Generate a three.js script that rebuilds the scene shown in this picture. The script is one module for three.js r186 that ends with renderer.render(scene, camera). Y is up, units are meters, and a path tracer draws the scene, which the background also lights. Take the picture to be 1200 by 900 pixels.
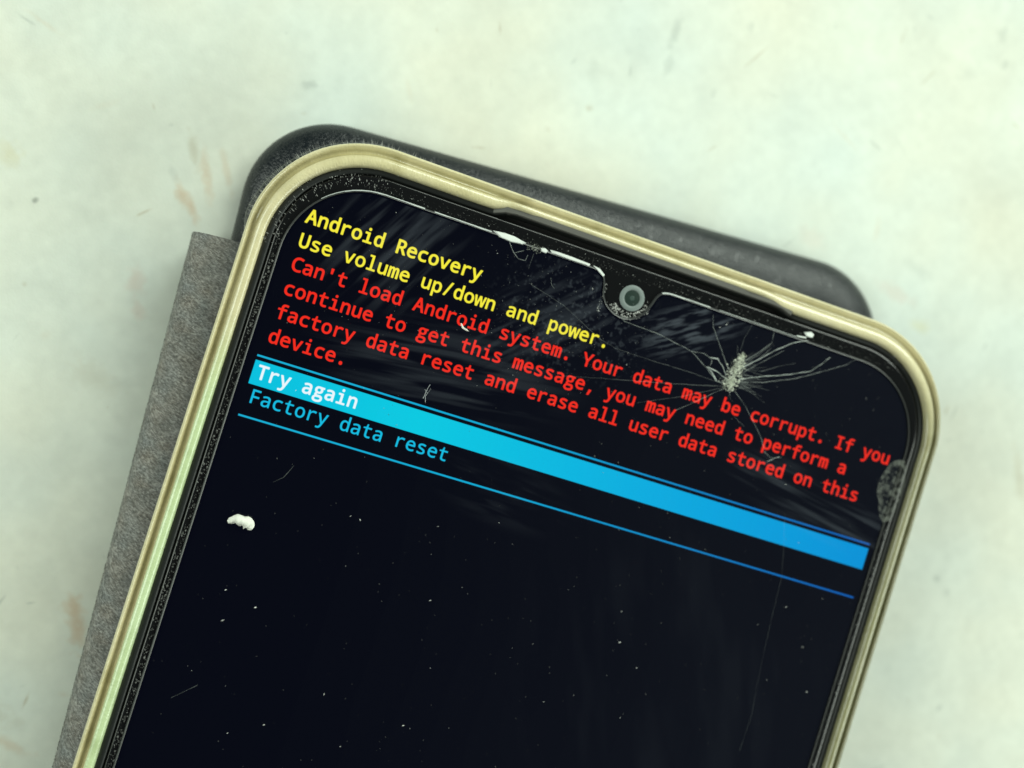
import * as THREE from 'three';
import { RectAreaLightUniformsLib } from 'three/addons/lights/RectAreaLightUniformsLib.js';
import { mergeGeometries, toCreasedNormals } from 'three/addons/utils/BufferGeometryUtils.js';

// ------------------------------------------------------------------ camera, lamps, exposure
// All shapes are given in millimetres: u to the right across the phone, v down its length, h above the phone's front glass.
const MM = 0.001, H = 14.5;                       // the glass lies 14.5 mm above the tabletop (y = 0)
const P = (u, v, h) => new THREE.Vector3(u * MM, (h + H) * MM, v * MM);
const scene = new THREE.Scene();
scene.background = new THREE.Color(0.012, 0.012, 0.015);
const camera = new THREE.PerspectiveCamera(38.19, 4 / 3, 0.002, 20);
camera.position.copy(P(2.876, -2.838, 109.4));
camera.up.set(-0.298, -0.0428, -0.9536);
camera.lookAt(camera.position.clone().add(new THREE.Vector3(0.1955, -0.98055, -0.01707)));
camera.focus = 0.108; camera.userData.fStop = 14;
const renderer = new THREE.WebGLRenderer({ antialias: true });
renderer.toneMapping = THREE.LinearToneMapping;
renderer.toneMappingExposure = 1;
renderer.shadowMap.enabled = true;
RectAreaLightUniformsLib.init();
function lamp(color, intensity, w, h, pos, target) {
  const l = new THREE.RectAreaLight(color, intensity, w, h);
  l.position.set(...pos); l.lookAt(...target); scene.add(l); return l;
}
const lampColor = new THREE.Color(0.9, 1.0, 0.88);
lamp(lampColor, 8.8, 0.6, 0.34, [0.32, 0.45, -0.54], [0.04, 0, 0]);    // the window-like lamp beyond the top right
lamp(lampColor, 5.5, 0.5, 0.4, [-0.56, 0.46, 0.06], [0.03, 0, 0]);       // softer light from the left, an added fill
lamp(lampColor, 6.4, 0.4, 0.3, [0.64, 0.4, 0.12], [0.05, 0, 0]);        // and from the right

// ------------------------------------------------------------------ helpers
function rng(seed) { let s = seed >>> 0; return () => { s = (s + 0x6D2B79F5) | 0; let t = Math.imul(s ^ (s >>> 15), 1 | s); t = (t + Math.imul(t ^ (t >>> 7), 61 | t)) ^ t; return ((t ^ (t >>> 14)) >>> 0) / 4294967296; }; }
const hash = (x, y, s) => { let n = (Math.imul(x | 0, 374761393) + Math.imul(y | 0, 668265263) + Math.imul(s | 0, 974634347)) | 0; n = Math.imul(n ^ (n >>> 13), 1274126177); return ((n ^ (n >>> 16)) >>> 0) / 4294967296; };
const mod = (a, n) => ((a % n) + n) % n;
function vnoise(x, y, s, per = 1 << 20) {           // value noise, optionally periodic
  const xi = Math.floor(x), yi = Math.floor(y), fx = x - xi, fy = y - yi, sx = fx * fx * (3 - 2 * fx), sy = fy * fy * (3 - 2 * fy);
  const h = (a, b) => hash(mod(a, per), mod(b, per), s);
  const a = h(xi, yi), b = h(xi + 1, yi), c = h(xi, yi + 1), d = h(xi + 1, yi + 1);
  return a + (b - a) * sx + (c - a) * sy + (a - b - c + d) * sx * sy;
}
function fbm(x, y, s, oct = 4, per = 1 << 20) { let a = 0, w = 0.5, t = 0; for (let i = 0; i < oct; i++) { a += w * vnoise(x, y, s + i, per); t += w; x *= 2; y *= 2; per *= 2; w *= 0.5; } return a / t; }
const smooth = (a, b, x) => { const t = Math.min(1, Math.max(0, (x - a) / (b - a))); return t * t * (3 - 2 * t); };
function dataTex(n, m, fn, srgb) {                  // fn(i, j) -> [r, g, b] in 0..1
  const d = new Uint8Array(n * m * 4);
  for (let j = 0; j < m; j++) for (let i = 0; i < n; i++) { const c = fn(i, j), k = (j * n + i) * 4; for (let q = 0; q < 3; q++) d[k + q] = Math.max(0, Math.min(255, Math.round(c[q] * 255))); d[k + 3] = 255; }
  const t = new THREE.DataTexture(d, n, m, THREE.RGBAFormat);
  t.magFilter = THREE.LinearFilter; t.minFilter = THREE.LinearFilter; t.wrapS = t.wrapT = THREE.RepeatWrapping;
  if (srgb) t.colorSpace = THREE.SRGBColorSpace; t.needsUpdate = true; return t;
}
const creased = (g, a) => { g.scale(1e4, 1e4, 1e4); g = toCreasedNormals(g, a); g.scale(1e-4, 1e-4, 1e-4); return g; };   // that helper merges corners closer than 0.01
function geo(pos, idx, uv, crease) {
  let g = new THREE.BufferGeometry();
  g.setAttribute('position', new THREE.Float32BufferAttribute(pos, 3));
  if (uv) g.setAttribute('uv', new THREE.Float32BufferAttribute(uv, 2));
  g.setIndex(idx); g.computeVertexNormals();
  if (crease) g = creased(g, crease);
  return g;
}
function push(arr, u, v, h) { arr.push(u * MM, (h + H) * MM, v * MM); }
// outlines: closed lists of { u, v, nu, nv, s } running clockwise seen from above, n pointing outwards
function finish(pts) {
  const n = pts.length; let s = 0;
  return pts.map(([u, v], i) => {
    const a = pts[(i + n - 1) % n], b = pts[(i + 1) % n]; const du = b[0] - a[0], dv = b[1] - a[1], l = Math.hypot(du, dv) || 1;
    if (i) s += Math.hypot(u - pts[i - 1][0], v - pts[i - 1][1]);
    return { u, v, nu: dv / l, nv: -du / l, s };
  });
}
function rr(u0, v0, u1, v1, r, r2 = r, bow = 0) {    // rounded rectangle; r top corners, r2 bottom corners; sides may bow out a little
  const p = [], arc = (cu, cv, rad, a0) => { for (let i = 0; i <= 20; i++) { const a = a0 + (i / 20) * Math.PI / 2; p.push([cu + rad * Math.cos(a), cv + rad * Math.sin(a)]); } };
  const seg = (a, b) => { const L = Math.hypot(b[0] - a[0], b[1] - a[1]), n = Math.max(2, Math.round(L / 1.2)); for (let i = 1; i < n; i++) p.push([a[0] + (b[0] - a[0]) * i / n, a[1] + (b[1] - a[1]) * i / n]); };
  seg([u0 + r, v0], [u1 - r, v0]); arc(u1 - r, v0 + r, r, -Math.PI / 2);
  seg([u1, v0 + r], [u1, v1 - r2]); arc(u1 - r2, v1 - r2, r2, 0);
  seg([u1 - r2, v1], [u0 + r2, v1]); arc(u0 + r2, v1 - r2, r2, Math.PI / 2);
  seg([u0, v1 - r2], [u0, v0 + r]); arc(u0 + r, v0 + r, r, Math.PI);
  return finish(p);
}
function smoothClosed(pts, n) {                     // closed Catmull-Rom through the points
  const c = new THREE.CatmullRomCurve3(pts.map(([u, v]) => new THREE.Vector3(u, v, 0)), true, 'centripetal');
  return finish(c.getSpacedPoints(n).slice(0, n).map((q) => [q.x, q.y]));
}
function turned(o, deg, cu, cv) {                   // an outline turned about a point
  const a = deg * Math.PI / 180, c = Math.cos(a), s = Math.sin(a);
  return o.map((q) => ({ u: cu + (q.u - cu) * c - (q.v - cv) * s, v: cv + (q.u - cu) * s + (q.v - cv) * c, nu: q.nu * c - q.nv * s, nv: q.nu * s + q.nv * c, s: q.s }));
}
// sweep a profile [(offset outwards, height)] round a closed outline; off(o, q) may vary the offset along it
function sweep(outline, profile, { off = (o) => o, hgt = (h) => h, crease = 0.9, uvScale = 1 } = {}) {
  const pos = [], uv = [], idx = [], n = outline.length, m = profile.length; let t = 0;
  for (let j = 0; j < m; j++) {
    if (j) t += Math.hypot(profile[j][0] - profile[j - 1][0], profile[j][1] - profile[j - 1][1]);
    for (let i = 0; i <= n; i++) {
      const q = outline[i % n], o = off(profile[j][0], q, j);
      push(pos, q.u + q.nu * o, q.v + q.nv * o, hgt(profile[j][1], q, j));
      uv.push((i === n ? outline[n - 1].s + Math.hypot(q.u - outline[n - 1].u, q.v - outline[n - 1].v) : q.s) * uvScale, t * uvScale);
    }
  }
  for (let j = 0; j + 1 < m; j++) for (let i = 0; i < n; i++) { const a = j * (n + 1) + i, b = a + n + 1; idx.push(a, a + 1, b, a + 1, b + 1, b); }
  return geo(pos, idx, uv, crease);
}
function cap(outline, o, h, uvFn = (u, v) => [u, v]) {     // flat lid over an outline moved outwards by o
  const pts = outline.map((q) => new THREE.Vector2(q.u + q.nu * o, q.v + q.nv * o));
  const tri = THREE.ShapeUtils.triangulateShape(pts, []), pos = [], uv = [], idx = [];
  for (const p of pts) { push(pos, p.x, p.y, h); uv.push(...uvFn(p.x, p.y)); }
  for (const [a, b, c] of tri) { const A = pts[a], B = pts[b], C = pts[c]; const cr = (B.x - A.x) * (C.y - A.y) - (B.y - A.y) * (C.x - A.x); if (cr > 0) idx.push(a, c, b); else idx.push(a, b, c); }
  return geo(pos, idx, uv);
}
const join = (list) => mergeGeometries(list.map((g) => (g.index ? g.toNonIndexed() : g)), false);
function part(name, geometry, material, parent, label) {
  const m = new THREE.Mesh(geometry, material); m.name = name; m.castShadow = m.receiveShadow = true; parent.add(m);
  if (label) m.userData.label = label; return m;
}
function thing(name, label, category) { const g = new THREE.Group(); g.name = name; g.userData = { label, category }; scene.add(g); return g; }

// ------------------------------------------------------------------ the tabletop
{
  const N = 2048, U0 = -110, V0 = -120, S = 300;             // the texture covers 300 mm, mirrored beyond
  const R = rng(7), marks = [];
  const mark = (u, v, lu, lv, ang, col, k, seed) => marks.push({ u, v, lu, lv, c: Math.cos(ang), s: Math.sin(ang), col, k, seed });
  const tan = [0.80, 0.62, 0.46], grey = [0.42, 0.46, 0.44], pink = [0.84, 0.66, 0.6], brown = [0.62, 0.55, 0.42];
  mark(-13.3, -18.6, 0.5, 2.2, -0.5, brown, 0.5, 1); mark(-11.2, -16.4, 0.6, 3.4, -0.45, tan, 0.55, 2); mark(-9.4, -17.6, 0.4, 2.6, -0.5, tan, 0.4, 3);
  mark(-13.0, -13.6, 0.7, 1.6, -0.6, tan, 0.75, 4); mark(-11.6, -12.6, 0.6, 1.8, -0.6, tan, 0.7, 5); mark(-14.6, -15.6, 0.5, 1.3, -0.6, grey, 0.35, 6);
  mark(-14.8, -3.4, 1.0, 1.9, -0.25, pink, 0.5, 7); mark(-13.6, -0.4, 0.7, 1.2, -0.7, pink, 0.42, 8); mark(-16, 7.6, 3.0, 1.4, 0.2, brown, 0.22, 9);
  mark(-9.7, 33.6, 0.9, 3.0, -0.35, tan, 0.85, 10); mark(-11.0, 31.8, 0.9, 1.3, 0, tan, 0.55, 11); mark(-15.5, 44.5, 3.5, 1.2, 0.2, brown, 0.3, 12); mark(-13.0, 47.5, 3.0, 0.7, 0.2, tan, 0.45, 13);
  mark(93.2, -13.0, 0.8, 4.2, -0.5, brown, 0.42, 14); mark(96, -15.5, 2.0, 0.8, 0.3, tan, 0.45, 15); mark(69.6, -29.8, 2.6, 1.0, 0.2, pink, 0.4, 16); mark(71, -33.5, 2.6, 0.8, 0.2, grey, 0.28, 17); mark(74, -27, 1.4, 0.8, 0, [0.86, 0.8, 0.5], 0.4, 18);
  mark(-3.8, -29.4, 1.1, 0.55, -0.2, grey, 0.75, 19); mark(33.4, -49.5, 0.55, 2.0, 0.05, grey, 0.7, 20); mark(33.8, -45.6, 0.6, 1.6, 0, grey, 0.5, 21); mark(25.5, -42.0, 0.8, 1.6, -0.2, grey, 0.3, 22); mark(26.4, -37.7, 0.5, 0.5, 0, brown, 0.5, 23);
  mark(73.0, -64.4, 0.7, 1.4, 0, grey, 0.5, 24); mark(74.5, -61, 0.4, 0.7, 0, grey, 0.6, 25); mark(70.2, -58.2, 2.0, 0.9, -0.6, grey, 0.25, 26); mark(86.1, 1.9, 0.6, 0.5, 0, grey, 0.55, 27); mark(88, 3.2, 0.5, 0.45, 0, grey, 0.45, 28); mark(91.8, 17.2, 0.35, 0.5, 0.5, grey, 0.75, 29); mark(42, -53.5, 0.5, 0.8, 0, grey, 0.45, 30); mark(40, -44.5, 0.35, 0.6, 0, grey, 0.5, 31);
  mark(-26.8, -8.2, 0.35, 0.4, 0, [0.2, 0.22, 0.2], 0.75, 32); mark(-30.6, -12.0, 1.5, 1.2, 0.4, [0.8, 0.72, 0.45], 0.4, 33); mark(86.2, 2.0, 0.4, 0.4, 0, grey, 0.5, 34); mark(57, -32.6, 2.0, 1.2, 0.2, pink, 0.25, 35);
  for (let i = 0; i < 130; i++) mark(-45 + 165 * R(), -75 + 135 * R(), 0.1 + 0.22 * R(), 0.1 + 0.3 * R(), R() * 3, R() < 0.7 ? grey : brown, 0.15 + 0.45 * R() * R(), 40 + i);
  for (let i = 0; i < 90; i++) mark(-45 + 165 * R(), -75 + 135 * R(), 0.1 + 0.08 * R(), 0.5 + 1.6 * R() * R(), R() * 3, R() < 0.6 ? grey : brown, 0.4 + 0.5 * R(), 700 + i);
  for (let i = 0; i < 60; i++) mark(-45 + 165 * R(), -75 + 135 * R(), 0.5 + 1.8 * R(), 0.3 + 0.6 * R(), R() * 3, R() < 0.6 ? grey : tan, 0.08 + 0.14 * R(), 500 + i);
  const px = N / S, base = new Float32Array(N * N * 3);
  for (let j = 0; j < N; j++) for (let i = 0; i < N; i++) {
    const u = U0 + i / px, v = V0 + j / px;
    const a = fbm(u * 0.045, v * 0.045, 11, 5) - 0.5, b = fbm(u * 0.16 + 3 * a, v * 0.11, 23, 4) - 0.5, c = fbm(u * 0.9, v * 0.9, 31, 3) - 0.5;
    const l = 1 + 0.07 * a + 0.06 * b + 0.05 * c, warm = 0.05 * (fbm(u * 0.07 + 9, v * 0.07, 41, 3) - 0.5);
    const k = (j * N + i) * 3; base[k] = 0.886 * l + warm; base[k + 1] = 0.905 * l; base[k + 2] = 0.858 * l - warm;
  }
  for (const m of marks) {
    const r = Math.max(m.lu, m.lv) * 1.8, i0 = Math.max(0, Math.floor((m.u - r - U0) * px)), i1 = Math.min(N - 1, Math.ceil((m.u + r - U0) * px)), j0 = Math.max(0, Math.floor((m.v - r - V0) * px)), j1 = Math.min(N - 1, Math.ceil((m.v + r - V0) * px));
    for (let j = j0; j <= j1; j++) for (let i = i0; i <= i1; i++) {
      const du = U0 + i / px - m.u, dv = V0 + j / px - m.v, a = (du * m.c + dv * m.s) / m.lu, b = (-du * m.s + dv * m.c) / m.lv;
      const nz = fbm((du + m.seed * 7) * 1.6, (dv - m.seed * 3) * 1.6, m.seed, 3), w = (m.col === grey ? 0.26 : 0.46) * m.k * (1 - smooth(0.1, 1.35, Math.hypot(a, b) + (nz - 0.5) * 1.3)) * (0.55 + 0.9 * nz);
      if (w > 0.003) { const k = (j * N + i) * 3; for (let q = 0; q < 3; q++) base[k + q] += (m.col[q] * 0.98 - base[k + q]) * Math.min(1, w); }
    }
  }
  const tex = dataTex(N, N, (i, j) => { const k = (j * N + i) * 3; return [base[k], base[k + 1], base[k + 2]]; }, true);
  tex.wrapS = tex.wrapT = THREE.MirroredRepeatWrapping;
  const bump = dataTex(512, 512, (i, j) => { const b = 0.7 * fbm(i / 32, j / 32, 51, 4, 16) + 0.3 * vnoise(i / 2, j / 2, 5, 256); return [b, b, b]; });
  bump.repeat.set(10, 10);
  const m = new THREE.MeshStandardMaterial({ map: tex, bumpMap: bump, bumpScale: 0.00004, roughness: 0.62 });
  const o = rr(-330, -340, 400, 410, 12), topUV = (u, v) => [(u - U0) / S, (v - V0) / S];
  const g = join([cap(o, -1.5, -H, topUV), sweep(o, [[-1.5, -H], [-0.4, -H - 0.4], [0, -H - 1.5], [0, -H - 24]]), cap(o, 0, -H - 24, topUV)]);
  const t = part('tabletop', g, m, scene); t.userData = { kind: 'structure', label: 'off-white painted tabletop with rusty and grey smudges', category: 'tabletop' };
}

// ------------------------------------------------------------------ the wallet case
const CASE_L = -2.75, CASE_T = -20.75, CASE_R = 69.95, CASE_B = 142.5;
const caseLine = rr(CASE_L, CASE_T, CASE_R, CASE_B, 9.6);
const isTop = (q) => (q.nv < -0.02 ? Math.min(1, -q.nv * 1.2) : 0);
{
  const t = thing('phone_case', 'black leather wallet case with yellowed clear rubber rim, flap folded behind the phone', 'phone case');
  // yellowed rubber rim: inner lip, groove, outer rim, wall
  const R = rng(3);
  const RIM = caseLine[caseLine.length - 1].s + 1.2;
  const rimTint = dataTex(2048, 128, (i, j) => {
    const sArc = i / 2048 * RIM, t = j / 128 * 17, green = smooth(0.76, 0.80, sArc / RIM) * (1 - smooth(0.925, 0.95, sArc / RIM)) * (1 - smooth(2.75, 2.95, t));  // green on the left lip: table light through the rubber, put into the colour
    const n = fbm(i / 30, j / 30, 61, 4, 1024), f = fbm(i / 3, j / 10, 67, 2, 1024) - 0.5, g = green;
    const shadeGrime = 0.15 * smooth(2.9, 3.35, t) * (1 - smooth(3.75, 4.05, t)) * (0.55 + 0.9 * fbm(i / 14, j / 9, 77, 3, 1024)) + 0.06 * smooth(0.5, 0.85, fbm(i / 9, j / 18, 79, 3, 1024));  // shade painted into the groove, plus scattered grime blotches
    const olive = smooth(0.125, 0.155, sArc / RIM) * (1 - smooth(0.45, 0.5, sArc / RIM));  // right side darkened: dark seen through translucent rubber, painted as colour
    return [0.865 - 0.065 * g + 0.06 * (n - 0.5) + 0.03 * f - 0.3 * olive - shadeGrime, 0.825 + 0.045 * g + 0.06 * (n - 0.5) + 0.03 * f - 0.27 * olive - shadeGrime, 0.655 + 0.02 * g + 0.1 * (n - 0.5) + 0.03 * f - 0.24 * olive - shadeGrime * 1.05];
  }, true);
  rimTint.repeat.set(1 / RIM, 1 / 17);
  const rubberBump = dataTex(256, 256, (i, j) => { const b = 0.5 * fbm(i / 20, j / 20, 81, 3, 64) + 0.5 * vnoise(i / 3, j / 6, 85, 1024); return [b, b, b]; });
  rubberBump.repeat.set(1 / 8, 1 / 8);
  const rubber = new THREE.MeshPhysicalMaterial({ map: rimTint, bumpMap: rubberBump, bumpScale: 0.00005, roughness: 0.36, clearcoat: 0.9, clearcoatRoughness: 0.13, ior: 1.48 });
  const cut = (q) => (q.nv < -0.9 ? smooth(17.2, 19.6, q.u) * (1 - smooth(47.5, 50.5, q.u)) : 0);
  const rim = [[0.02, -1.4], [0, 0.2], [0.06, 0.46], [0.2, 0.62], [0.45, 0.68], [0.76, 0.64], [0.9, 0.5], [0.98, 0.25], [1.05, -0.05], [1.18, -0.22], [1.42, -0.22], [1.54, -0.06], [1.62, 0.1], [1.74, 0.16], [1.87, 0.06], [1.95, -0.2], [1.98, -0.7], [1.9, -2], [1.78, -4.5], [1.7, -7.0], [1.2, -8.0], [0.4, -8.3]];
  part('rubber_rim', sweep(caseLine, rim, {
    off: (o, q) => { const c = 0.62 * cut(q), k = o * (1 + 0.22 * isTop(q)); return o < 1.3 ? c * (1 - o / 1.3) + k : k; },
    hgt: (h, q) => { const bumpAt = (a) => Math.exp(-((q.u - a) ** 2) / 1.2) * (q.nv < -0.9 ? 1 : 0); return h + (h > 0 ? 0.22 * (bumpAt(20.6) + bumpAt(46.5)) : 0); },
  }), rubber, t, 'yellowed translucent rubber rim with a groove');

  // leather
  const N = 1024, cells = 96, pr = rng(21), pts = new Float32Array(cells * cells * 2); for (let i = 0; i < pts.length; i++) pts[i] = pr();
  const grain = dataTex(N, N, (i, j) => {
    const wx = i / N * cells + 0.9 * (fbm(i / 64, j / 64, 91, 2, 16) - 0.5), wy = j / N * cells * 0.8 + 0.9 * (fbm(i / 64, j / 64, 95, 2, 16) - 0.5); const cx = Math.floor(wx), cy = Math.floor(wy); let d1 = 9, d2 = 9;
    for (let a = -1; a <= 1; a++) for (let b = -1; b <= 1; b++) { const X = mod(cx + a, cells), Y = mod(cy + b, cells), k = (Y * cells + X) * 2, d = Math.hypot(cx + a + pts[k] - wx, cy + b + pts[k + 1] - wy); if (d < d1) { d2 = d1; d1 = d; } else if (d < d2) d2 = d; }
    const v = smooth(0.02, 0.4, d2 - d1) * 0.8 + 0.2 * fbm(i / 40, j / 40, 99, 3, 32); return [v, v, v];
  });
  grain.repeat.set(1 / 34, 1 / 34);
  const leather = new THREE.MeshPhysicalMaterial({ color: new THREE.Color(0.005, 0.009, 0.012), bumpMap: grain, bumpScale: 0.000034, roughness: 0.33, ior: 1.5 });
  const leatherFlat = new THREE.MeshPhysicalMaterial({ color: new THREE.Color(0.028, 0.034, 0.032), bumpMap: grain, bumpScale: 0.00005, roughness: 0.55 });
  const hold = (q) => (q.nu < -0.75 ? 1 - smooth(-13, -10, q.v) : q.nv < -0.2 ? 1 - 0.75 * smooth(7, 15, q.u) : q.u > 30 ? 0.25 : 1);
  const jut = (q) => (q.u > 60 && q.nv < -0.2 ? Math.max(0, 1 - Math.abs(q.nu - 0.5) / 0.45) : 0);
  const welt = (o, q) => 1.9 + (o - 1.9) * hold(q) + 0.42 * isTop(q) + 2.1 * jut(q);
  part('back_panel', join([sweep(caseLine, [[1.8, -2.95], [2.05, -2.75], [2.35, -2.8], [2.6, -3.2], [2.72, -4.0], [2.7, -5.6], [2.5, -7.4], [1.9, -8.6]], { off: welt, hgt: (h, q) => h - 4.4 * jut(q) * (h > -5 ? 1 : 0.3) }), cap(caseLine, 1.2, -8.5)]), leather, t);
  // the front flap, folded round behind and standing out a little crooked at the top
  const TILT = -3.75, CU = -6.4, CV = -10;
  const flap = turned(rr(-6.6, -25.55, 68.6, 138, 9.6, 9), -TILT * -1, CU, CV);
  part('front_flap', join([sweep(flap, [[-8, -9.3], [-6, -9.35], [-4.5, -9.5], [-3.4, -9.72], [-2.6, -9.97], [-2.0, -10.24], [-1.4, -10.53], [-0.9, -10.9], [-0.4, -11.45], [-0.1, -12.05], [-0.05, -12.8], [-0.4, -13.5], [-1.2, -13.9]], { crease: 1.2 }), cap(flap, -8, -9.3)]), leather, t, 'black grained leather flap with padded edge');

  // suede lining of the spine, bent from under the phone round to the flap below
  const suedeN = 1024;
  const sd = (i, j, s) => fbm((i * 0.9 + j * 0.45) / 6, (j * 0.9 - i * 0.45) / 15, s, 3, 1024);
  const suede = dataTex(suedeN, suedeN, (i, j) => {
    const a = sd(i, j, 101) - 0.5, b = fbm(i / 60, j / 60, 111, 3, 64) - 0.5, c = vnoise(i / 2, j / 2, 115, 512) - 0.5, w = fbm(i / 90, j / 90, 121, 2, 64) - 0.5;
    const l = 0.55 + 0.46 * a + 0.12 * b + 0.1 * c; return [l + 0.006 + 0.04 * w, l + 0.004, l - 0.014 - 0.03 * w];
  }, true);
  const suedeBump = dataTex(suedeN, suedeN, (i, j) => { const v = 0.75 * sd(i, j, 101) + 0.25 * vnoise(i / 2, j / 2, 115, 512); return [v, v, v]; });
  for (const q of [suede, suedeBump]) q.repeat.set(1 / 16, 1 / 16);
  const suedeM = new THREE.MeshPhysicalMaterial({ map: suede, bumpMap: suedeBump, bumpScale: 0.00016, roughness: 1, sheen: 0.35, sheenRoughness: 0.6, sheenColor: new THREE.Color(0.5, 0.5, 0.46) });
  const prof = [[3.0, -5.0], [0.5, -5.0], [-1.4, -5.35], [-2.7, -6.2], [-3.4, -7.4], [-3.7, -9.0], [-3.7, -11], [-3.4, -12.6], [-2.6, -13.6], [-1, -14.1], [2, -14.2]];
  const spineC = new THREE.CatmullRomCurve3(prof.map(([a, b]) => new THREE.Vector3(a, b, 0)), false, 'centripetal').getSpacedPoints(44);
  const ang = TILT * Math.PI / 180 * 0.8, len = 150, rows = 150;
  const spineP = (x, along) => [CU + x * Math.cos(ang) - along * Math.sin(ang), CV + 0.02 + x * Math.sin(ang) + along * Math.cos(ang)];
  const spineGeo = (shrink) => {
    const pos = [], uv = [], idx = [], m = spineC.length;
    for (let j = 0; j <= rows; j++) { const al = j / rows * len; for (let i = 0; i < m; i++) { const q = spineC[i], x = q.x + (shrink ? 0.9 * smooth(-3.7, -2, -q.x) * 0 + 0.8 : 0), y = q.y; const [u, v] = spineP(x, al); push(pos, u, v, y); uv.push(al, i * 0.34); } }
    for (let j = 0; j < rows; j++) for (let i = 0; i + 1 < m; i++) { const a = j * m + i, b = a + m; if (shrink) idx.push(a, a + 1, b, a + 1, b + 1, b); else idx.push(a, b, a + 1, a + 1, b, b + 1); }
    return geo(pos, idx, uv);
  };
  const endGeo = (() => { const pos = [], uv = [], idx = [], m = spineC.length; for (let i = 0; i < m; i++) for (const d of [0, 0.8]) { const [u, v] = spineP(spineC[i].x + d, 0); push(pos, u, v, spineC[i].y); uv.push(d, i * 0.34); } for (let i = 0; i + 1 < m; i++) { const a = i * 2; idx.push(a, a + 1, a + 2, a + 1, a + 3, a + 2); } return geo(pos, idx, uv); })();
  const spine = part('spine', join([spineGeo(false), spineGeo(true), endGeo]), suedeM, t, 'grey suede inner side of the bent spine');
  {   // nap: short fibres lying on the suede
    const pos = [], idx = [], Rn = rng(31), col = [];
    for (let k = 0; k < 17000; k++) {
      const al = 0.05 + Rn() * 66, f = Rn() * 0.7, i = Math.min(43, Math.floor(f * 44)), q = spineC[i], q2 = spineC[i + 1];
      const tt = f * 44 - i, x = q.x + (q2.x - q.x) * tt, y = q.y + (q2.y - q.y) * tt, nx = -(q2.y - q.y), ny = q2.x - q.x, nl = -Math.hypot(nx, ny);
      const L = 0.14 + 0.26 * Rn(), d = 0.5 + 1.1 * (Rn() - 0.5), tu = (q2.x - q.x) / -nl, ty = (q2.y - q.y) / -nl, w = 0.018 + 0.022 * Rn(), lift = 0.02 + 0.1 * Rn();
      const put = (du, dl, dn) => { const [U, V] = spineP(x + du * tu + nx / nl * dn, al + dl); push(pos, U, V, y + du * ty + ny / nl * dn); };
      const b = pos.length / 3, ca = Math.cos(d), sa = Math.sin(d);
      put(-sa * w, ca * w, 0.01); put(sa * w, -ca * w, 0.01); put(-ca * L, -sa * L, lift); idx.push(b, b + 1, b + 2);
      const l = 0.1 + 0.42 * Rn() * Rn() + 0.06; for (let c = 0; c < 3; c++) col.push(l * 1.0, l, l * 0.95);
    }
    const g = geo(pos, idx); g.setAttribute('color', new THREE.Float32BufferAttribute(col, 3));
    const s = part('suede_nap', g, new THREE.MeshStandardMaterial({ vertexColors: true, roughness: 1, side: THREE.DoubleSide }), t); s.userData.kind = 'stuff';
  }
  {   // frayed leather edge where the rim is glued on
    const pos = [], idx = [], Rn = rng(41), col = [], n = caseLine.length, o = caseLine;
    for (let k = 0; k < 5200; k++) {
      const q = o[Math.floor(Rn() * n) % o.length]; if (!(q.v < -6 && q.u < 66)) continue;
      const edge = q.nu < 0 || q.u < 14 ? 1 : 0.25; if (Rn() > edge) continue;
      const j = (Rn() - 0.5) * 1.3, out = 1.95 + 0.45 * isTop(q) + 0.1 * Rn(), L = (0.25 + 0.6 * Rn()) * hold(q), w = 0.02 + 0.03 * Rn(), tu = -q.nv, tv = q.nu, sk = (Rn() - 0.5) * 0.3, h = -1.4 - 0.6 * Rn();
      const b = pos.length / 3, U = q.u + q.nu * out + tu * j, V = q.v + q.nv * out + tv * j;
      push(pos, U - tu * w, V - tv * w, h); push(pos, U + tu * w, V + tv * w, h); push(pos, U + q.nu * L + tu * sk, V + q.nv * L + tv * sk, h - 0.25); idx.push(b, b + 1, b + 2);
      const l = 0.08 + 0.45 * Rn() * Rn(); for (let c = 0; c < 3; c++) col.push(l, l * 1.02, l * 0.95);
    }
    const g = geo(pos, idx); g.setAttribute('color', new THREE.Float32BufferAttribute(col, 3));
    const s = part('frayed_edge', g, new THREE.MeshStandardMaterial({ vertexColors: true, roughness: 0.9, side: THREE.DoubleSide }), t); s.userData.kind = 'stuff';
  }
}

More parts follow.
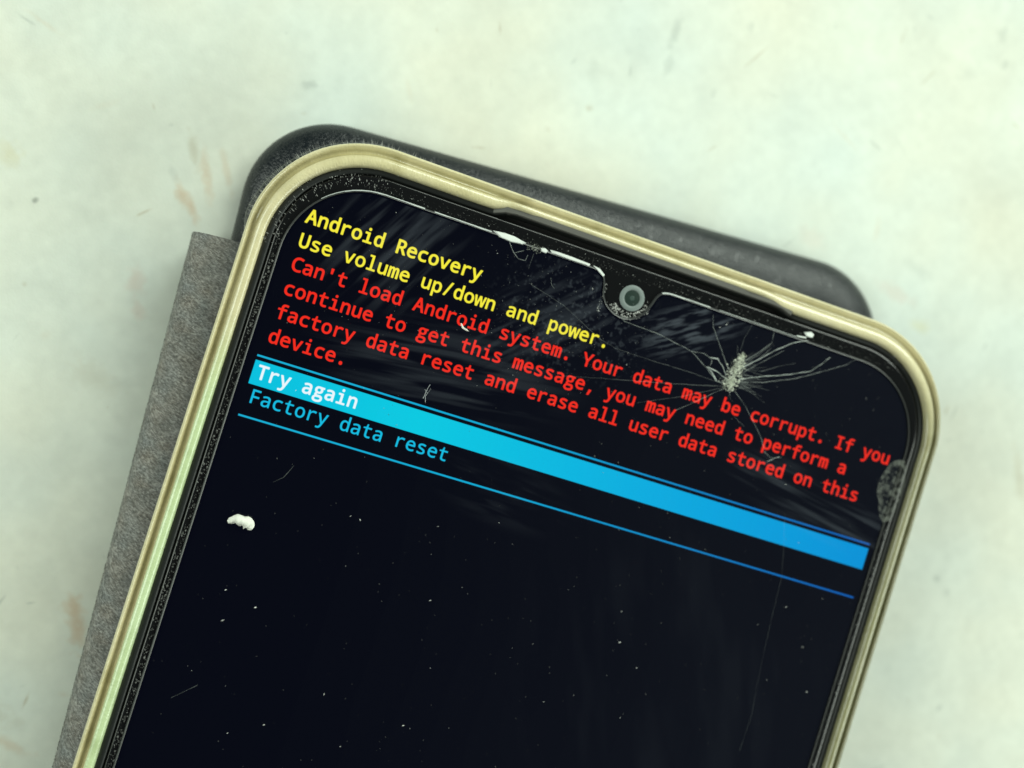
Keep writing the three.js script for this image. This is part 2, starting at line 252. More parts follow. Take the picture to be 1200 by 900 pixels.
// ------------------------------------------------------------------ the phone
const phone = thing('mobile_phone', 'black smartphone with cracked glass showing yellow and red recovery text', 'phone');
const glassLine = rr(-1.95, -20.15, 69.4, 142, 9.0);
const screenPts = [];
{
  // outline of the glass protector with its notch round the front camera
  const L = -1.15, T = -18.6, Rr = 68.45, B = 140.5, r = 8.2, p = [];
  for (let i = 0; i <= 16; i++) { const a = Math.PI + i / 16 * Math.PI / 2; p.push([L + r + r * Math.cos(a), T + r + r * Math.sin(a)]); }
  for (let u = L + r + 1; u < 28.4; u += 1) p.push([u, T]);
  const notch = new THREE.CatmullRomCurve3([[28.9, T], [29.8, T + 0.12], [30.45, T + 0.6], [30.75, T + 1.3], [30.95, T + 2.2], [31.5, T + 3.1], [32.4, T + 3.68], [33.5, T + 3.92], [34.6, T + 3.62], [35.4, T + 2.9], [35.9, T + 1.9], [36.3, T + 0.8], [36.75, T + 0.25], [37.5, T + 0.03]].map(([a, b]) => new THREE.Vector3(a, b, 0)), false, 'centripetal').getSpacedPoints(48);
  for (const q of notch) p.push([q.x, q.y]);
  for (let u = 38.2; u < Rr - r; u += 1) p.push([u, T]);
  for (let i = 0; i <= 16; i++) { const a = -Math.PI / 2 + i / 16 * Math.PI / 2; p.push([Rr - r + r * Math.cos(a), T + r + r * Math.sin(a)]); }
  for (let v = T + r + 1; v < B - 5; v += 1.5) p.push([Rr, v]);
  p.push([Rr, B], [L, B]);
  for (let v = B - 5; v > T + r + 0.5; v -= 1.5) p.push([L, v]);
  screenPts.push(...p);
}
const screenLine = finish(screenPts);
const M = {
  frame: new THREE.MeshPhysicalMaterial({ color: new THREE.Color(0.014, 0.016, 0.015), roughness: 0.45 }),
  slot: new THREE.MeshStandardMaterial({ color: new THREE.Color(0.004, 0.004, 0.004), roughness: 0.9 }),
};
const slotAt = (q) => (q.nv < -0.9 ? smooth(17.6, 19.4, q.u) * (1 - smooth(49, 51.5, q.u)) : 0);
part('body', join([sweep(glassLine, [[0.02, -1.6], [0.1, -0.12], [0.16, -0.03], [0.3, 0.02], [0.62, 0.02], [0.78, -0.1], [0.82, -0.8], [0.8, -7.2], [0, -8.2]], { off: (o, q, j) => (j < 4 ? o + 0.6 * slotAt(q) : o + (j < 6 ? 0.28 * slotAt(q) : 0.42 * slotAt(q))), hgt: (h) => h }), cap(glassLine, 0, -8.2)]), M.frame, phone);
{
  const pos = [], idx = [], row = caseLine.filter((q) => q.nv < -0.9 && q.u > 17.4 && q.u < 51.5);
  row.forEach((q, i) => { const k = slotAt(q), a = -20.36 - 0.56 * k; [[a + 0.03, -0.5], [a, 0.5], [a - 0.08, 0.58], [a - 0.62, 0.6], [a - 0.75, 0.2]].forEach(([v, h]) => push(pos, q.u, v, k > 0.02 ? h : h - 0.6)); if (i) for (let m = 0; m < 4; m++) { const b = i * 5 + m; idx.push(b - 5, b, b - 4, b - 4, b, b + 1); } });
  part('top_lip', geo(pos, idx, null, 0.6), new THREE.MeshPhysicalMaterial({ color: new THREE.Color(0.12, 0.117, 0.105), roughness: 0.5 }), phone, 'lightened grey lip above the earpiece slot');  // lighter than the frame; its edge highlight is put into the colour
}
part('earpiece_slot', cap(glassLine, 0.8, -1.5), M.slot, phone);
const glassM = new THREE.MeshPhysicalMaterial({ color: new THREE.Color(0.0075, 0.008, 0.0085), roughness: 0.14, ior: 1.5 });
part('front_glass', join([sweep(glassLine, [[-0.02, -1.4], [0, -0.22], [-0.03, -0.12], [-0.09, -0.05], [-0.2, 0], [-0.4, 0.012]]), cap(glassLine, -0.4, 0.012)]), glassM, phone);

// display picture
const PXMM = 2048 / 70.6, TW = 2048, TH = 1024, TV0 = -19.4, TU0 = -1.5;
function displayTexture() {
  const c = document.createElement('canvas'); c.width = TW; c.height = TH; const x = c.getContext('2d');
  const X = (u) => (u - TU0) * PXMM, Y = (v) => (v - TV0) * PXMM;
  x.fillStyle = 'rgb(2,4,15)'; x.fillRect(0, 0, TW, TH);
  const adv = 1.1265, size = adv / 0.6 * PXMM; x.font = size + 'px monospace'; x.textBaseline = 'alphabetic';
  const blue = x.createLinearGradient(X(0), 0, X(67.6), 0); for (const [s, col] of [[0, 'rgb(6,196,226)'], [0.25, 'rgb(8,204,228)'], [0.62, 'rgb(4,174,226)'], [1, 'rgb(0,148,218)']]) blue.addColorStop(s, col);
  const line = x.createLinearGradient(X(0), 0, X(67.6), 0); for (const [s, col] of [[0, 'rgb(24,178,216)'], [0.4, 'rgb(14,172,216)'], [1, 'rgb(10,96,184)']]) line.addColorStop(s, col);
  const item = 'rgb(20,190,228)';
  x.fillStyle = line; x.fillRect(X(0), Y(-0.06), 67.6 * PXMM, 0.2 * PXMM); x.fillRect(X(0), Y(5.93), 67.6 * PXMM, 0.2 * PXMM);
  x.fillStyle = blue; x.fillRect(X(0), Y(0.48), 67.6 * PXMM, 2.4 * PXMM);
  const write = (s, u, v, col, w) => { x.fillStyle = col; x.strokeStyle = col; x.lineWidth = w * PXMM; x.lineJoin = 'round'; [...s].forEach((ch, i) => { if (ch === ' ') return; const a = X(u + i * adv); x.fillText(ch, a, Y(v)); x.strokeText(ch, a, Y(v)); }); };
  const yellow = 'rgb(250,240,62)', red = 'rgb(246,44,28)';
  write('Android Recovery', 0.45, -13.6, yellow, 0.1); write('Use volume up/down and power.', 0.45, -11.15, yellow, 0.08);
  write("Can't load Android system. Your data may be corrupt. If you", 0.45, -8.75, red, 0.1);
  write('continue to get this message, you may need to perform a', 0.45, -6.35, red, 0.1);
  write('factory data reset and erase all user data stored on this', 0.45, -3.92, red, 0.1);
  write('device.', 0.45, -1.5, red, 0.1);
  write('Try again', 0.45, 2.2, 'rgb(238,250,255)', 0.08); write('Factory data reset', 0.45, 4.62, item, 0.05);
  const t = new THREE.CanvasTexture(c); t.colorSpace = THREE.SRGBColorSpace; t.wrapS = t.wrapT = THREE.ClampToEdgeWrapping; return t;
}
const displayM = new THREE.MeshPhysicalMaterial({ color: new THREE.Color(0.0012, 0.0013, 0.0018), roughness: 0.1, emissive: new THREE.Color(1, 1, 1), emissiveMap: displayTexture(), emissiveIntensity: 1 });
part('display', cap(screenLine, -0.22, 0.03, (u, v) => [(u - TU0) * PXMM / TW, 1 - (v - TV0) * PXMM / TH]), displayM, phone, 'lit display with red and yellow text and a blue bar');

// front camera
{
  const ring = new THREE.LatheGeometry([[0.82, 0], [0.86, 0.05], [1.0, 0.075], [1.15, 0.06], [1.28, 0.02], [1.34, 0]].map(([a, b]) => new THREE.Vector2(a * MM, b * MM)), 48);
  const lens = new THREE.LatheGeometry([[0, 0.05], [0.3, 0.045], [0.6, 0.025], [0.84, 0]].map(([a, b]) => new THREE.Vector2(a * MM, b * MM)), 40);
  const g = new THREE.Group(); g.name = 'front_camera'; g.position.copy(P(33.95, -16.85, 0.02)); phone.add(g);
  part('lens_ring', ring, new THREE.MeshPhysicalMaterial({ color: new THREE.Color(0.19, 0.23, 0.22), roughness: 0.5 }), g);
  part('lens', lens, new THREE.MeshPhysicalMaterial({ color: new THREE.Color(0.025, 0.042, 0.035), roughness: 0.25 }), g);
  part('lens_pupil', new THREE.LatheGeometry([[0, 0.065], [0.2, 0.062], [0.26, 0.045]].map(([a, b]) => new THREE.Vector2(a * MM, b * MM)), 24), new THREE.MeshPhysicalMaterial({ color: new THREE.Color(0.06, 0.09, 0.08), roughness: 0.2 }), g);
}

// glass protector: pane, ground edge, grease with painted haze, cracks, chips
const prot = new THREE.Group(); prot.name = 'screen_protector'; phone.add(prot); prot.userData.label = 'cracked glass screen protector notched round the front camera';
const pane = new THREE.MeshPhysicalMaterial({ color: 0xffffff, roughness: 0.02, transmission: 1, thickness: 0, ior: 1.45 });
const TOP = 0.35;
part('pane', cap(screenLine, -0.2, TOP), pane, prot);
part('ground_edge', sweep(screenLine, [[0, 0.04], [0, 0.16], [-0.03, 0.24], [-0.1, 0.315], [-0.2, TOP]], { crease: 1.4 }), new THREE.MeshPhysicalMaterial({ color: new THREE.Color(0.045, 0.048, 0.048), roughness: 0.3 }), prot);
{
  const N = 1536, S = 96, U0 = -12, V0 = -24;
  const streak = (u, v, ang, cu, cv, ru, rv, su, sv, seed) => { const c = Math.cos(ang), s = Math.sin(ang), a = (u - cu) * c + (v - cv) * s, b = -(u - cu) * s + (v - cv) * c, m = 1 - smooth(0.35, 1, Math.hypot(a / ru, b / rv)); return m <= 0 ? 0 : m * smooth(0.42, 0.8, fbm(a / su, b / sv, seed, 3)); };
  const tex = dataTex(N, N, (i, j) => {
    const u = U0 + i / N * S, v = V0 + j / N * S;
    let a = 0.0004 + 0.006 * smooth(5, 62, u) * (0.7 + 0.6 * fbm(u * 0.05, v * 0.05, 201, 3));  // haze growing to the right, painted in place of a dim room reflection
    a += 0.045 * streak(u, v, -1.05, 9, -14.5, 9, 8, 6, 0.7, 211);
    a += 0.035 * streak(u, v, -0.75, 27, -13, 12, 6, 4, 0.6, 215);
    a += 0.09 * streak(u, v, -0.55, 41, -16, 8, 3.4, 1.6, 0.28, 221);
    a += 0.05 * streak(u, v, 0.15, 60, -2.5, 13, 4, 9, 0.7, 225);
    a += 0.03 * streak(u, v, -0.12, 18, -4, 16, 6, 8, 0.6, 231);
    a += 0.004 * streak(u, v, 1.2, 50, 20, 24, 20, 12, 2.4, 235);
    a += 0.014 * streak(u, v, 0.1, 27, 6, 9, 4, 5, 0.8, 241);
    a += 0.035 * smooth(0.62, 0.8, fbm(u * 3.2, v * 3.2, 251, 2)) * (1 - smooth(4, 11, Math.hypot(u - 29, (v + 13) * 1.4)));
    a = Math.min(1, a / 0.13); return [a, a, a];
  });
  const g = cap(screenLine, -0.4, TOP + 0.012, (u, v) => [(u - U0) / S, (v - V0) / S]);
  part('grease_haze_film', g, new THREE.MeshStandardMaterial({ color: new THREE.Color(0.52, 0.6, 0.72), roughness: 0.75, transparent: true, opacity: 0.13, alphaMap: tex, depthWrite: false }), prot, 'thin greasy streaks and painted haze on the glass');
}
const crackM = [0.14, 0.3, 0.68].map((o) => new THREE.MeshPhysicalMaterial({ color: new THREE.Color(0.62, 0.68, 0.64), roughness: 0.35, transparent: true, opacity: o }));
const Rc = rng(77);
function crackGeo(pts, w0, w1) {                  // a thin raised ridge along a jagged line
  const line = [];
  for (let i = 0; i + 1 < pts.length; i++) { const [a, b] = pts[i], [c, d] = pts[i + 1], n = Math.max(2, Math.round(Math.hypot(c - a, d - b) / 0.45)); for (let k = 0; k < n; k++) line.push([a + (c - a) * k / n + (Rc() - 0.5) * 0.05, b + (d - b) * k / n + (Rc() - 0.5) * 0.05]); }
  line.push(pts[pts.length - 1]);
  const pos = [], idx = [], n = line.length;
  line.forEach(([u, v], i) => {
    const a = line[Math.max(0, i - 1)], b = line[Math.min(n - 1, i + 1)], du = b[0] - a[0], dv = b[1] - a[1], l = Math.hypot(du, dv) || 1, t = i / (n - 1), w = (w0 + (w1 - w0) * t) * (0.3 + 1.0 * Rc()) * 0.3;
    push(pos, u - dv / l * w, v + du / l * w, TOP + 0.02); push(pos, u, v, TOP + 0.02 + w * 0.8); push(pos, u + dv / l * w, v - du / l * w, TOP + 0.02);
    if (i) { const k = i * 3; for (const q of [0, 1]) idx.push(k - 3 + q, k - 2 + q, k + q, k - 2 + q, k + 1 + q, k + q); }
  });
  return geo(pos, idx);
}
const crack = (pts, w0, w1, m) => part('crack', crackGeo(pts, w0, w1), crackM[m], prot);
crack([[46.1, -13.0], [43.1, -16.7], [42.7, -17.9]], 0.16, 0.07, 1);
crack([[46.7, -15.2], [46.7, -16.5], [47.1, -18.2]], 0.08, 0.06, 0);
crack([[47.5, -14.4], [48.8, -15.8], [49.8, -17.1], [49.7, -18.3]], 0.14, 0.08, 1);
crack([[47.3, -13.7], [48.6, -15.3], [50.0, -17.2]], 0.12, 0.06, 0);
crack([[47.4, -13.6], [49.0, -15.1], [50.3, -16.4], [52.1, -17.9], [53.6, -18.6]], 0.16, 0.12, 2);
crack([[47.6, -13.1], [49.3, -14.8], [51.4, -16.8]], 0.12, 0.05, 1);
crack([[47.6, -13.5], [49.2, -15.5], [49.9, -16.6]], 0.1, 0.06, 1);
crack([[47.5, -12.4], [50.0, -13.5], [52.3, -14.4], [54.9, -15.6], [56.3, -18.6]].slice(0, 4).concat([[55.6, -16.4], [56.6, -17.7]]), 0.16, 0.07, 2);
crack([[49.6, -13.9], [51.4, -15.1], [53.0, -15.9]], 0.1, 0.04, 0);
crack([[47.4, -12.1], [50.2, -12.9], [53.6, -14.4], [56.7, -16.3], [58.6, -17.5], [59.5, -18.4]], 0.13, 0.07, 1);
crack([[47.4, -11.9], [49.4, -12.2], [51.1, -12.3]], 0.11, 0.04, 0);
crack([[47.5, -11.6], [49.2, -11.5], [51.0, -10.9]], 0.08, 0.04, 0);
crack([[47.2, -11.3], [49.0, -10.0], [50.4, -8.7], [51.7, -7.4], [52.8, -5.9]], 0.12, 0.09, 1);
crack([[46.2, -11.5], [45.2, -11.5], [43.8, -12.4], [41.6, -13.6], [37.7, -14.2], [35.6, -14.25], [33.8, -14.3], [33.2, -14.7]], 0.13, 0.09, 1);
crack([[45.2, -11.5], [44.3, -12.3], [43.7, -12.6]], 0.24, 0.2, 2);
crack([[41.6, -13.6], [43.0, -13.8], [43.9, -13.5]], 0.1, 0.14, 1);
crack([[43.7, -13.6], [44.6, -13.7], [45.3, -13.2], [46.0, -12.4]], 0.22, 0.16, 2);
crack([[44.0, -13.5], [44.1, -13.0], [44.0, -12.8]], 0.14, 0.06, 1);
crack([[46.1, -11.4], [42.3, -11.5], [38.2, -11.4], [33.8, -11.4], [31.6, -11.9], [29.9, -12.7], [27.2, -13.9], [23.2, -14.9]], 0.08, 0.06, 0);
crack([[46.1, -11.2], [43.1, -10.4], [39.1, -9.4], [33.5, -8.1], [29.4, -7.1]], 0.11, 0.05, 0);
crack([[46.2, -11.1], [45.1, -10.5], [42.2, -8.9], [37.7, -6.8]], 0.1, 0.05, 0);
crack([[46.1, -10.9], [43.7, -8.8], [41.9, -7.3]], 0.1, 0.07, 1);
crack([[46.4, -11.9], [45.1, -12.4], [43.8, -12.6]], 0.2, 0.14, 2);
crack([[46.8, -11.0], [47.3, -10.1]], 0.1, 0.05, 0);
crack([[48.2, -8.6], [48.9, -8.2], [49.6, -7.9]], 0.1, 0.06, 0);
crack([[56.9, -0.4], [57.9, 2.9], [58.7, 6.0], [59.0, 10.2], [59.3, 14.3], [60.1, 21.2], [60.0, 25.0]], 0.035, 0.03, 0);
crack([[52.6, -6.0], [53.6, -5.6], [54.7, -6.0]], 0.12, 0.07, 1); crack([[53.2, -5.1], [54.4, -6.0]], 0.12, 0.08, 2);
crack([[5.1, 11.3], [5.9, 10.6], [6.5, 9.2]], 0.1, 0.08, 0); crack([[2.1, 33.8], [4.1, 32.0]], 0.1, 0.08, 0);
crack([[25.1, -16.1], [25.4, -15.5], [25.8, -15.2]], 0.08, 0.05, 1);
crack([[20.0, -18.2], [20.7, -17.3], [21.4, -16.85], [22.1, -16.9], [22.2, -17.5]], 0.11, 0.1, 1); crack([[20.9, -17.3], [21.7, -17.8]], 0.09, 0.07, 1); crack([[22.7, -17.8], [22.7, -16.2]], 0.07, 0.04, 0);
{ const F = rng(515); for (let k = 0; k < 34; k++) {   // fine splinter lines round the impact, most of them to the right
  const a = k < 24 ? -0.95 + 1.25 * F() : F() * 6.28, r0 = 0.5 + 0.5 * F(), L = (k < 24 ? 1.2 + 3.4 * F() * F() : 0.6 + 0.9 * F()), cv = -14.4 + 3 * F() + (k < 24 ? 0.4 : 0), d = 0.1 * (F() - 0.5);
  crack([[46.9 + r0 * Math.cos(a), cv + r0 * Math.sin(a)], [46.9 + (r0 + L * 0.5) * Math.cos(a + d), cv + (r0 + L * 0.5) * Math.sin(a + d)], [46.9 + (r0 + L) * Math.cos(a), cv + (r0 + L) * Math.sin(a)]], 0.1, 0.03, F() < 0.75 ? 0 : 1);
} }
// broken-out chips along the edge
const glintM = new THREE.MeshPhysicalMaterial({ color: new THREE.Color(0.6, 0.64, 0.62), roughness: 0.3 });  // pale colour standing in for the lamp glint on the top edge
const chipM = new THREE.MeshPhysicalMaterial({ color: new THREE.Color(0.82, 0.86, 0.82), roughness: 0.4 });
function chip(pts, h, m, label, lean = 0.1) {
  const n = pts.length, cu = pts.reduce((a, p) => a + p[0], 0) / n, cv = pts.reduce((a, p) => a + p[1], 0) / n, pos = [], idx = [];
  pts.forEach(([u, v]) => push(pos, u, v, TOP - 0.05)); pts.forEach(([u, v]) => push(pos, cu + (u - cu) * 0.8, cv + (v - cv) * 0.8, TOP + h * (0.7 + 0.6 * Rc()))); push(pos, cu, cv, TOP + h + lean * 0.2);
  for (let i = 0; i < n; i++) { const k = (i + 1) % n; idx.push(i, n + i, k, k, n + i, n + k, n + i, 2 * n, n + k); }
  let g = geo(pos, idx); g = creased(g, 0.5); return part('chip', g, m, prot, label);
}
chip([[18.1, -18.7], [19.3, -18.85], [20.4, -18.85], [21.7, -18.6], [21.4, -18.35], [20.2, -18.2], [18.9, -18.3]], 0.06, chipM, 'bright white chipped sliver');
chip([[24.2, -18.75], [25, -18.8], [26.6, -18.8], [28.6, -18.72], [28.6, -18.48], [26.6, -18.45], [24.5, -18.5]], 0.04, chipM, 'bright white edge sliver');
chip([[23.2, -18.6], [23.7, -18.75], [24.1, -18.55], [23.9, -18.25], [23.4, -18.3]], 0.08, chipM);
chip([[28.9, -18.7], [29.7, -18.6], [30.4, -18.15], [30.3, -17.9], [29.6, -18.3]], 0.03, chipM);
chip([[52.9, -19.3], [53.7, -19.6], [54.1, -19.4], [54.0, -19.0], [53.3, -18.95]], 0.12, chipM); chip([[52.2, -18.75], [53.3, -18.9], [53.4, -18.75], [52.3, -18.6]], 0.05, chipM);
for (const [a, b, w] of [[1.2, 3.0, 0.07], [3.0, 6.5, 0.1], [6.5, 11.5, 0.12], [11.5, 15.2, 0.1], [15.2, 18.1, 0.12], [37.0, 39.4, 0.13], [39.4, 42.6, 0.1], [42.6, 46.5, 0.07], [46.5, 52, 0.05]]) {   // pale strips on the top edge, a lamp glint put into the colour
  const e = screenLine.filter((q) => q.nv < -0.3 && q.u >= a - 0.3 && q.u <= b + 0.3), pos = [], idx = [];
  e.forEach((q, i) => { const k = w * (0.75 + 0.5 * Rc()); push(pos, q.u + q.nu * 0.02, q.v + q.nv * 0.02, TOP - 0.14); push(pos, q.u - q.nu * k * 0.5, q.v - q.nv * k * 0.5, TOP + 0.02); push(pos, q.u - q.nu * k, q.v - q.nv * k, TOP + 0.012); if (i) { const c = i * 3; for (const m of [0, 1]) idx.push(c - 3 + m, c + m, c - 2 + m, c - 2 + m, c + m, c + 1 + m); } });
  part('edge_glint', geo(pos, idx), glintM, prot);
}
{   // the lifted, dusty flake at the right edge
  const pts = [[68.3, -9.2], [67.5, -8.9], [67.0, -7.9], [66.75, -6.8], [66.85, -5.7], [67.3, -5.0], [67.6, -4.1], [68.2, -3.2], [68.6, -4.2], [68.7, -6.2], [68.6, -8.2]];
  const bumpT = dataTex(256, 256, (i, j) => { const b = fbm(i / 26, j / 26, 301, 4, 64); return [b, b, b]; }); bumpT.repeat.set(0.3, 0.3);
  const alpha = dataTex(256, 256, (i, j) => { const b = 0.02 + 0.34 * smooth(0.42, 0.85, fbm(i / 30, j / 22, 311, 4, 64)); return [b, b, b]; }); alpha.repeat.set(0.3, 0.3);
  const line = smoothClosed(pts, 60), g = join([sweep(line, [[0, TOP + 0.015], [-0.2, TOP + 0.025], [-0.5, TOP + 0.04]]), cap(line, -0.5, TOP + 0.04)]);
  part('chip', g, new THREE.MeshPhysicalMaterial({ color: new THREE.Color(0.26, 0.28, 0.24), roughness: 0.5, bumpMap: bumpT, bumpScale: 0.0002, transparent: true, alphaMap: alpha }), prot, 'lifted dusty flake at the right edge');
}
function shardsGeo(n, seed, place, size) {
  const R = rng(seed), pos = [], idx = [], tone = [];
  for (let k = 0; k < n; k++) {
    const [u, v, h, sc] = place(R), s = size * (0.4 + 1.5 * R() * R()) * sc; tone.push(0.6 + 0.4 * R())
    const b = pos.length / 3;
    for (let q = 0; q < 4; q++) push(pos, u + (R() - 0.5) * s * 2, v + (R() - 0.5) * s * 2, h + (q === 3 ? s * (0.5 + R()) : R() * s * 0.5));
    idx.push(b, b + 1, b + 2, b, b + 3, b + 1, b + 1, b + 3, b + 2, b + 2, b + 3, b);
  }
  const g = creased(geo(pos, idx), 0.1), col = []; for (const t of tone) for (let k = 0; k < 12; k++) col.push(t, t, t);
  g.setAttribute('color', new THREE.Float32BufferAttribute(col, 3)); return g;
}
{
  const axis = [[47.1, -15.0], [46.98, -14.3], [46.9, -13.5], [46.85, -12.6], [46.7, -11.8], [46.8, -11.2]];
  const place = (R) => { const t = R() * 4.999, i = Math.floor(t), f = t - i, w = [0.45, 0.72, 0.9, 1.0, 1.05, 0.75]; const rad = (w[i] + (w[i + 1] - w[i]) * f) * 0.85, a = R() * 6.283, r = Math.pow(R(), 0.75) * rad * (0.3 + 1.35 * vnoise(t * 2.6, 2.2 + 1.6 * Math.cos(a), 9 + (a > 3.14 ? 1 : 0))); return [axis[i][0] + (axis[i + 1][0] - axis[i][0]) * f + r * Math.cos(a), axis[i][1] + (axis[i + 1][1] - axis[i][1]) * f + r * Math.sin(a) * 0.7, TOP - 0.02 + 0.16 * (1 - r / rad), 1]; };
  const s = part('crushed_glass', shardsGeo(1100, 88, place, 0.11), new THREE.MeshPhysicalMaterial({ color: new THREE.Color(0.86, 0.9, 0.76), vertexColors: true, roughness: 0.3 }), prot, 'crushed pale glass at the impact point'); s.userData.kind = 'stuff';
  const g2 = shardsGeo(150, 89, (R) => [21.9 + 1.5 * R(), -18.55 + 0.9 * (R() - 0.3) * (1 - R() * 0.5), TOP - 0.02, 0.7], 0.09);
  const s2 = part('crushed_glass', g2, new THREE.MeshPhysicalMaterial({ color: new THREE.Color(0.4, 0.42, 0.36), vertexColors: true, roughness: 0.4 }), prot, 'crumbled glass beside the bright chip'); s2.userData.kind = 'stuff';
}

// ------------------------------------------------------------------ loose bits lying on the glass
function lump(pts, w, height, seed) {                // a small crumpled flake along a bent spine
  const R = rng(seed), c = new THREE.CatmullRomCurve3(pts.map(([u, v]) => new THREE.Vector3(u, v, 0))), pos = [], idx = [], n = 26, m = 12;
  for (let i = 0; i <= n; i++) {
    const t = i / n, q = c.getPoint(t), d = c.getTangent(t), e = Math.pow(Math.sin(Math.PI * Math.min(0.97, Math.max(0.03, t))), 0.45), ww = w * e * (0.8 + 0.4 * vnoise(t * 6, 1, seed));
    for (let k = 0; k < m; k++) { const a = k / m * Math.PI * 2, nz = 0.72 + 0.56 * vnoise(t * 13, k * 1.1, seed + 5), cw = Math.cos(a) * ww * nz, ch = Math.max(-0.1, Math.sin(a)) * height * e * nz; push(pos, q.x - d.y * cw, q.y + d.x * cw, TOP + 0.02 + ch); }
  }
  for (let i = 0; i < n; i++) for (let k = 0; k < m; k++) { const a = i * m + k, b = i * m + (k + 1) % m; idx.push(a, b, a + m, b, b + m, a + m); }
  return geo(pos, idx);
}
const flakeM = new THREE.MeshStandardMaterial({ color: new THREE.Color(0.86, 0.87, 0.78), roughness: 0.85 });
function loose(name, g, m, label, category) { const o = part(name, g, m, scene, label); o.userData.category = category; return o; }
loose('paint_flake', lump([[2.15, 16.15], [2.75, 15.72], [3.6, 15.68], [4.25, 15.95], [4.3, 16.35]], 0.5, 0.5, 5), flakeM, 'curved white flake lying on the dark screen below the menu lines', 'flake');
loose('paint_flake_001', lump([[17.85, -8.95], [18.15, -8.6], [18.8, -8.42]], 0.1, 0.14, 9), flakeM, 'tiny white flake stuck on the letter o of the first red text line', 'flake');
loose('fibre', join([crackGeo([[16.75, -2.2], [16.6, -1.4], [16.5, -0.7]], 0.1, 0.07), crackGeo([[16.95, -1.9], [16.65, -1.0], [16.85, -0.4]], 0.07, 0.07), crackGeo([[16.4, -1.6], [16.8, -1.3]], 0.06, 0.04)]), new THREE.MeshStandardMaterial({ color: new THREE.Color(0.42, 0.45, 0.46), roughness: 0.8 }), 'thin grey curled fibre just above the blue menu line', 'fibre');
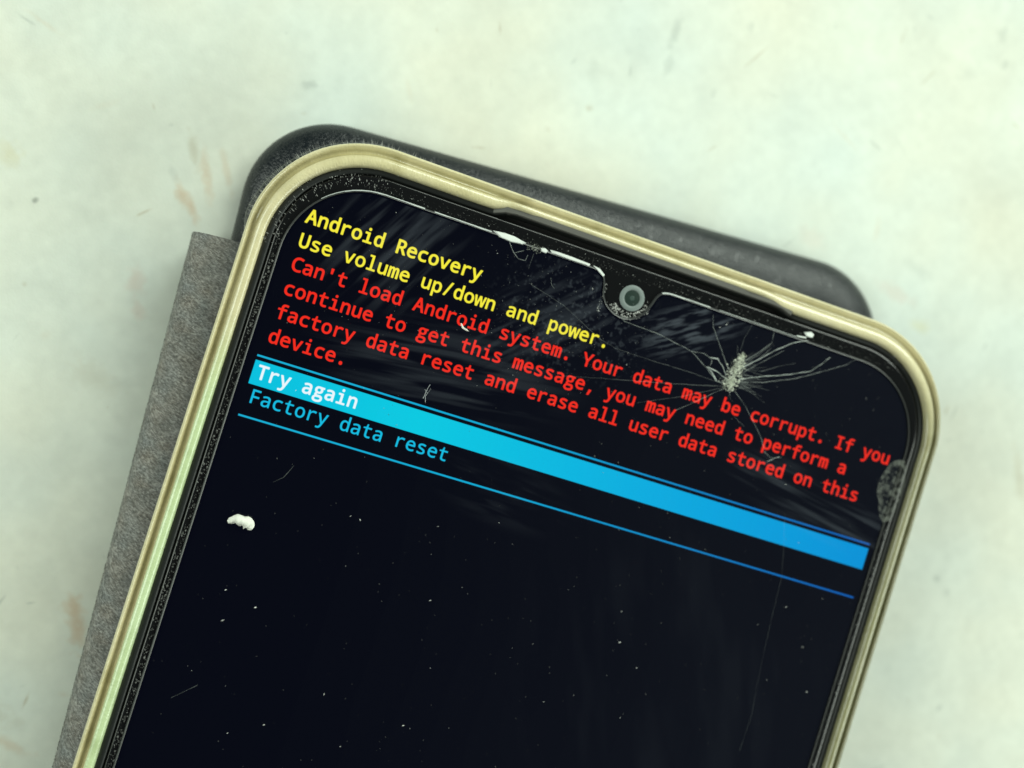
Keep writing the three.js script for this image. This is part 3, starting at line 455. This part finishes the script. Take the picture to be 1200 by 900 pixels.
{
  const R = rng(123), pos = [], idx = [], col = [];
  const speck = (u, v, h, r, stretch, ang, l) => {
    const b = pos.length / 3, c = Math.cos(ang), s = Math.sin(ang);
    const pt = (a, d, hh) => push(pos, u + a * c - d * s, v + a * s + d * c, h + hh);
    pt(r * stretch, 0, r * 0.3); pt(0, r, r * 0.3); pt(-r * stretch, 0, r * 0.3); pt(0, -r, r * 0.3); pt(0, 0, r * 0.9);
    idx.push(b, b + 4, b + 1, b + 1, b + 4, b + 2, b + 2, b + 4, b + 3, b + 3, b + 4, b);
    for (let k = 0; k < 5; k++) col.push(l, l * 1.02, l * 0.97);
  };
  const lum = () => 0.08 + 0.6 * Math.pow(R(), 3), on = TOP + 0.02, low = 0.02;
  for (const [u, v, r] of [[4.5, 25.4, 0.13], [7.1, 23.4, 0.13], [3.9, 22.5, 0.09], [11.3, 34.2, 0.13], [8.2, 35.8, 0.08], [13.2, 12.4, 0.09], [14.2, 12.5, 0.1], [21.8, 11, 0.07], [23.3, 18.3, 0.1], [43.6, 17.3, 0.12], [46.2, 19.4, 0.1], [16, 29.9, 0.09], [37.7, 25.2, 0.1], [19.1, 34.5, 0.08], [24.5, 31, 0.09], [26, 16.2, 0.06], [42.8, 14.2, 0.08], [4.5, 2.2, 0.07], [56, -3.4, 0.07], [63.4, 12.6, 0.09], [65.4, 17.1, 0.09], [60.2, 9, 0.09], [44.4, -17.4, 0.09], [43.8, -16.9, 0.09], [29.6, -16.4, 0.1]]) speck(u, v, on, r * 0.58, 1.5 + 1.6 * R(), R() < 0.7 ? -0.9 + 0.5 * R() : R() * 3, 0.25 + 0.45 * R());
  for (let k = 0; k < 520; k++) speck(-0.5 + 68 * R(), -18 + 64 * Math.pow(R(), 1.25), on, 0.022 + 0.03 * R() * R(), 1 + R(), R() * 3.14, lum() * 0.6);
  for (let k = 0; k < 900; k++) { const u = 12 + 40 * R(), v = -17.8 + 13 * R(); if (Math.hypot(u - 28, (v + 13) * 1.5) < 12 * R() + 2) speck(u, v, on, 0.02 + 0.035 * R() * R(), 1, R() * 3.14, lum() * 0.6); }
  for (let k = 0; k < 650; k++) speck(2 + 64 * R(), -19.95 + 1.3 * Math.pow(R(), 0.6), low, 0.02 + 0.045 * R() * R(), 1 + R(), R() * 3.14, lum() * (R() < 0.92 ? 0.4 : 1.1));
  for (let k = 0; k < 170; k++) { const a = 0.1 + 2.4 * R(), r = 1.45 + 0.75 * R(); speck(33.8 + r * Math.cos(a) * 1.1, -16.75 + r * Math.sin(a), low, 0.03 + 0.05 * R(), 1 + R(), R() * 3, 0.15 + 0.5 * R()); }
  for (let k = 0; k < 40; k++) speck(30.9 + 0.3 * (R() - 0.5), -17.4 + 3 * R(), low, 0.03 + 0.04 * R(), 1 + R(), R() * 3, 0.5 * R());
  for (let k = 0; k < 800; k++) { const v = -12 + 62 * R(); speck(-1.42 + 0.42 * (R() + R() - 1), v, low + 0.1, 0.03 + 0.1 * R() * R(), 1 + 0.6 * R(), R() * 3, 0.03 + 0.2 * R() * R()); }
  for (let k = 0; k < 150; k++) { const a = Math.PI + R() * Math.PI / 2, r = 8.6 + 1.2 * R(); speck(7.05 + r * Math.cos(a), -10.4 + r * Math.sin(a), low, 0.03 + 0.05 * R() * R(), 1 + 2.4 * R(), a, 0.06 + 0.4 * R() * R()); }
  for (let k = 0; k < 300; k++) { const v = -10 + 55 * R(); speck(68.95 + 0.5 * (R() - 0.5), v, low, 0.025 + 0.05 * R() * R(), 1 + R(), R() * 3, 0.06 + 0.35 * R() * R()); }
  for (let k = 0; k < 500; k++) { const u = 19 + 30 * R(); speck(u, -20.95 - 0.4 * R(), 0.42, 0.02 + 0.04 * R() * R(), 1 + R(), R() * 3, 0.06 + 0.3 * R() * R()); }
  for (let k = 0; k < 700; k++) { const q = caseLine[Math.floor(R() * caseLine.length)]; if (q.v < 60) speck(q.u + q.nu * 0.02 + (R() - 0.5) * 0.9 * q.nv, q.v + q.nv * (0.02 + (q.nv < -0.9 && q.u > 18 && q.u < 50 ? 0.62 : 0)) + (R() - 0.5) * 0.9 * q.nu, 0.5 * R(), 0.02 + 0.035 * R(), 1 + R(), R() * 3, 0.15 + 0.35 * R()); }
  const g = creased(geo(pos, idx), 0.6), c2 = new THREE.Float32BufferAttribute(idx.flatMap((i) => [col[i * 3], col[i * 3 + 1], col[i * 3 + 2]]), 3);
  g.setAttribute('color', c2);
  const d = part('dust', g, new THREE.MeshStandardMaterial({ vertexColors: true, roughness: 0.8 }), scene); d.userData = { kind: 'stuff', label: 'fine pale dust and grit scattered over the phone glass', category: 'dust' };
}

renderer.render(scene, camera);
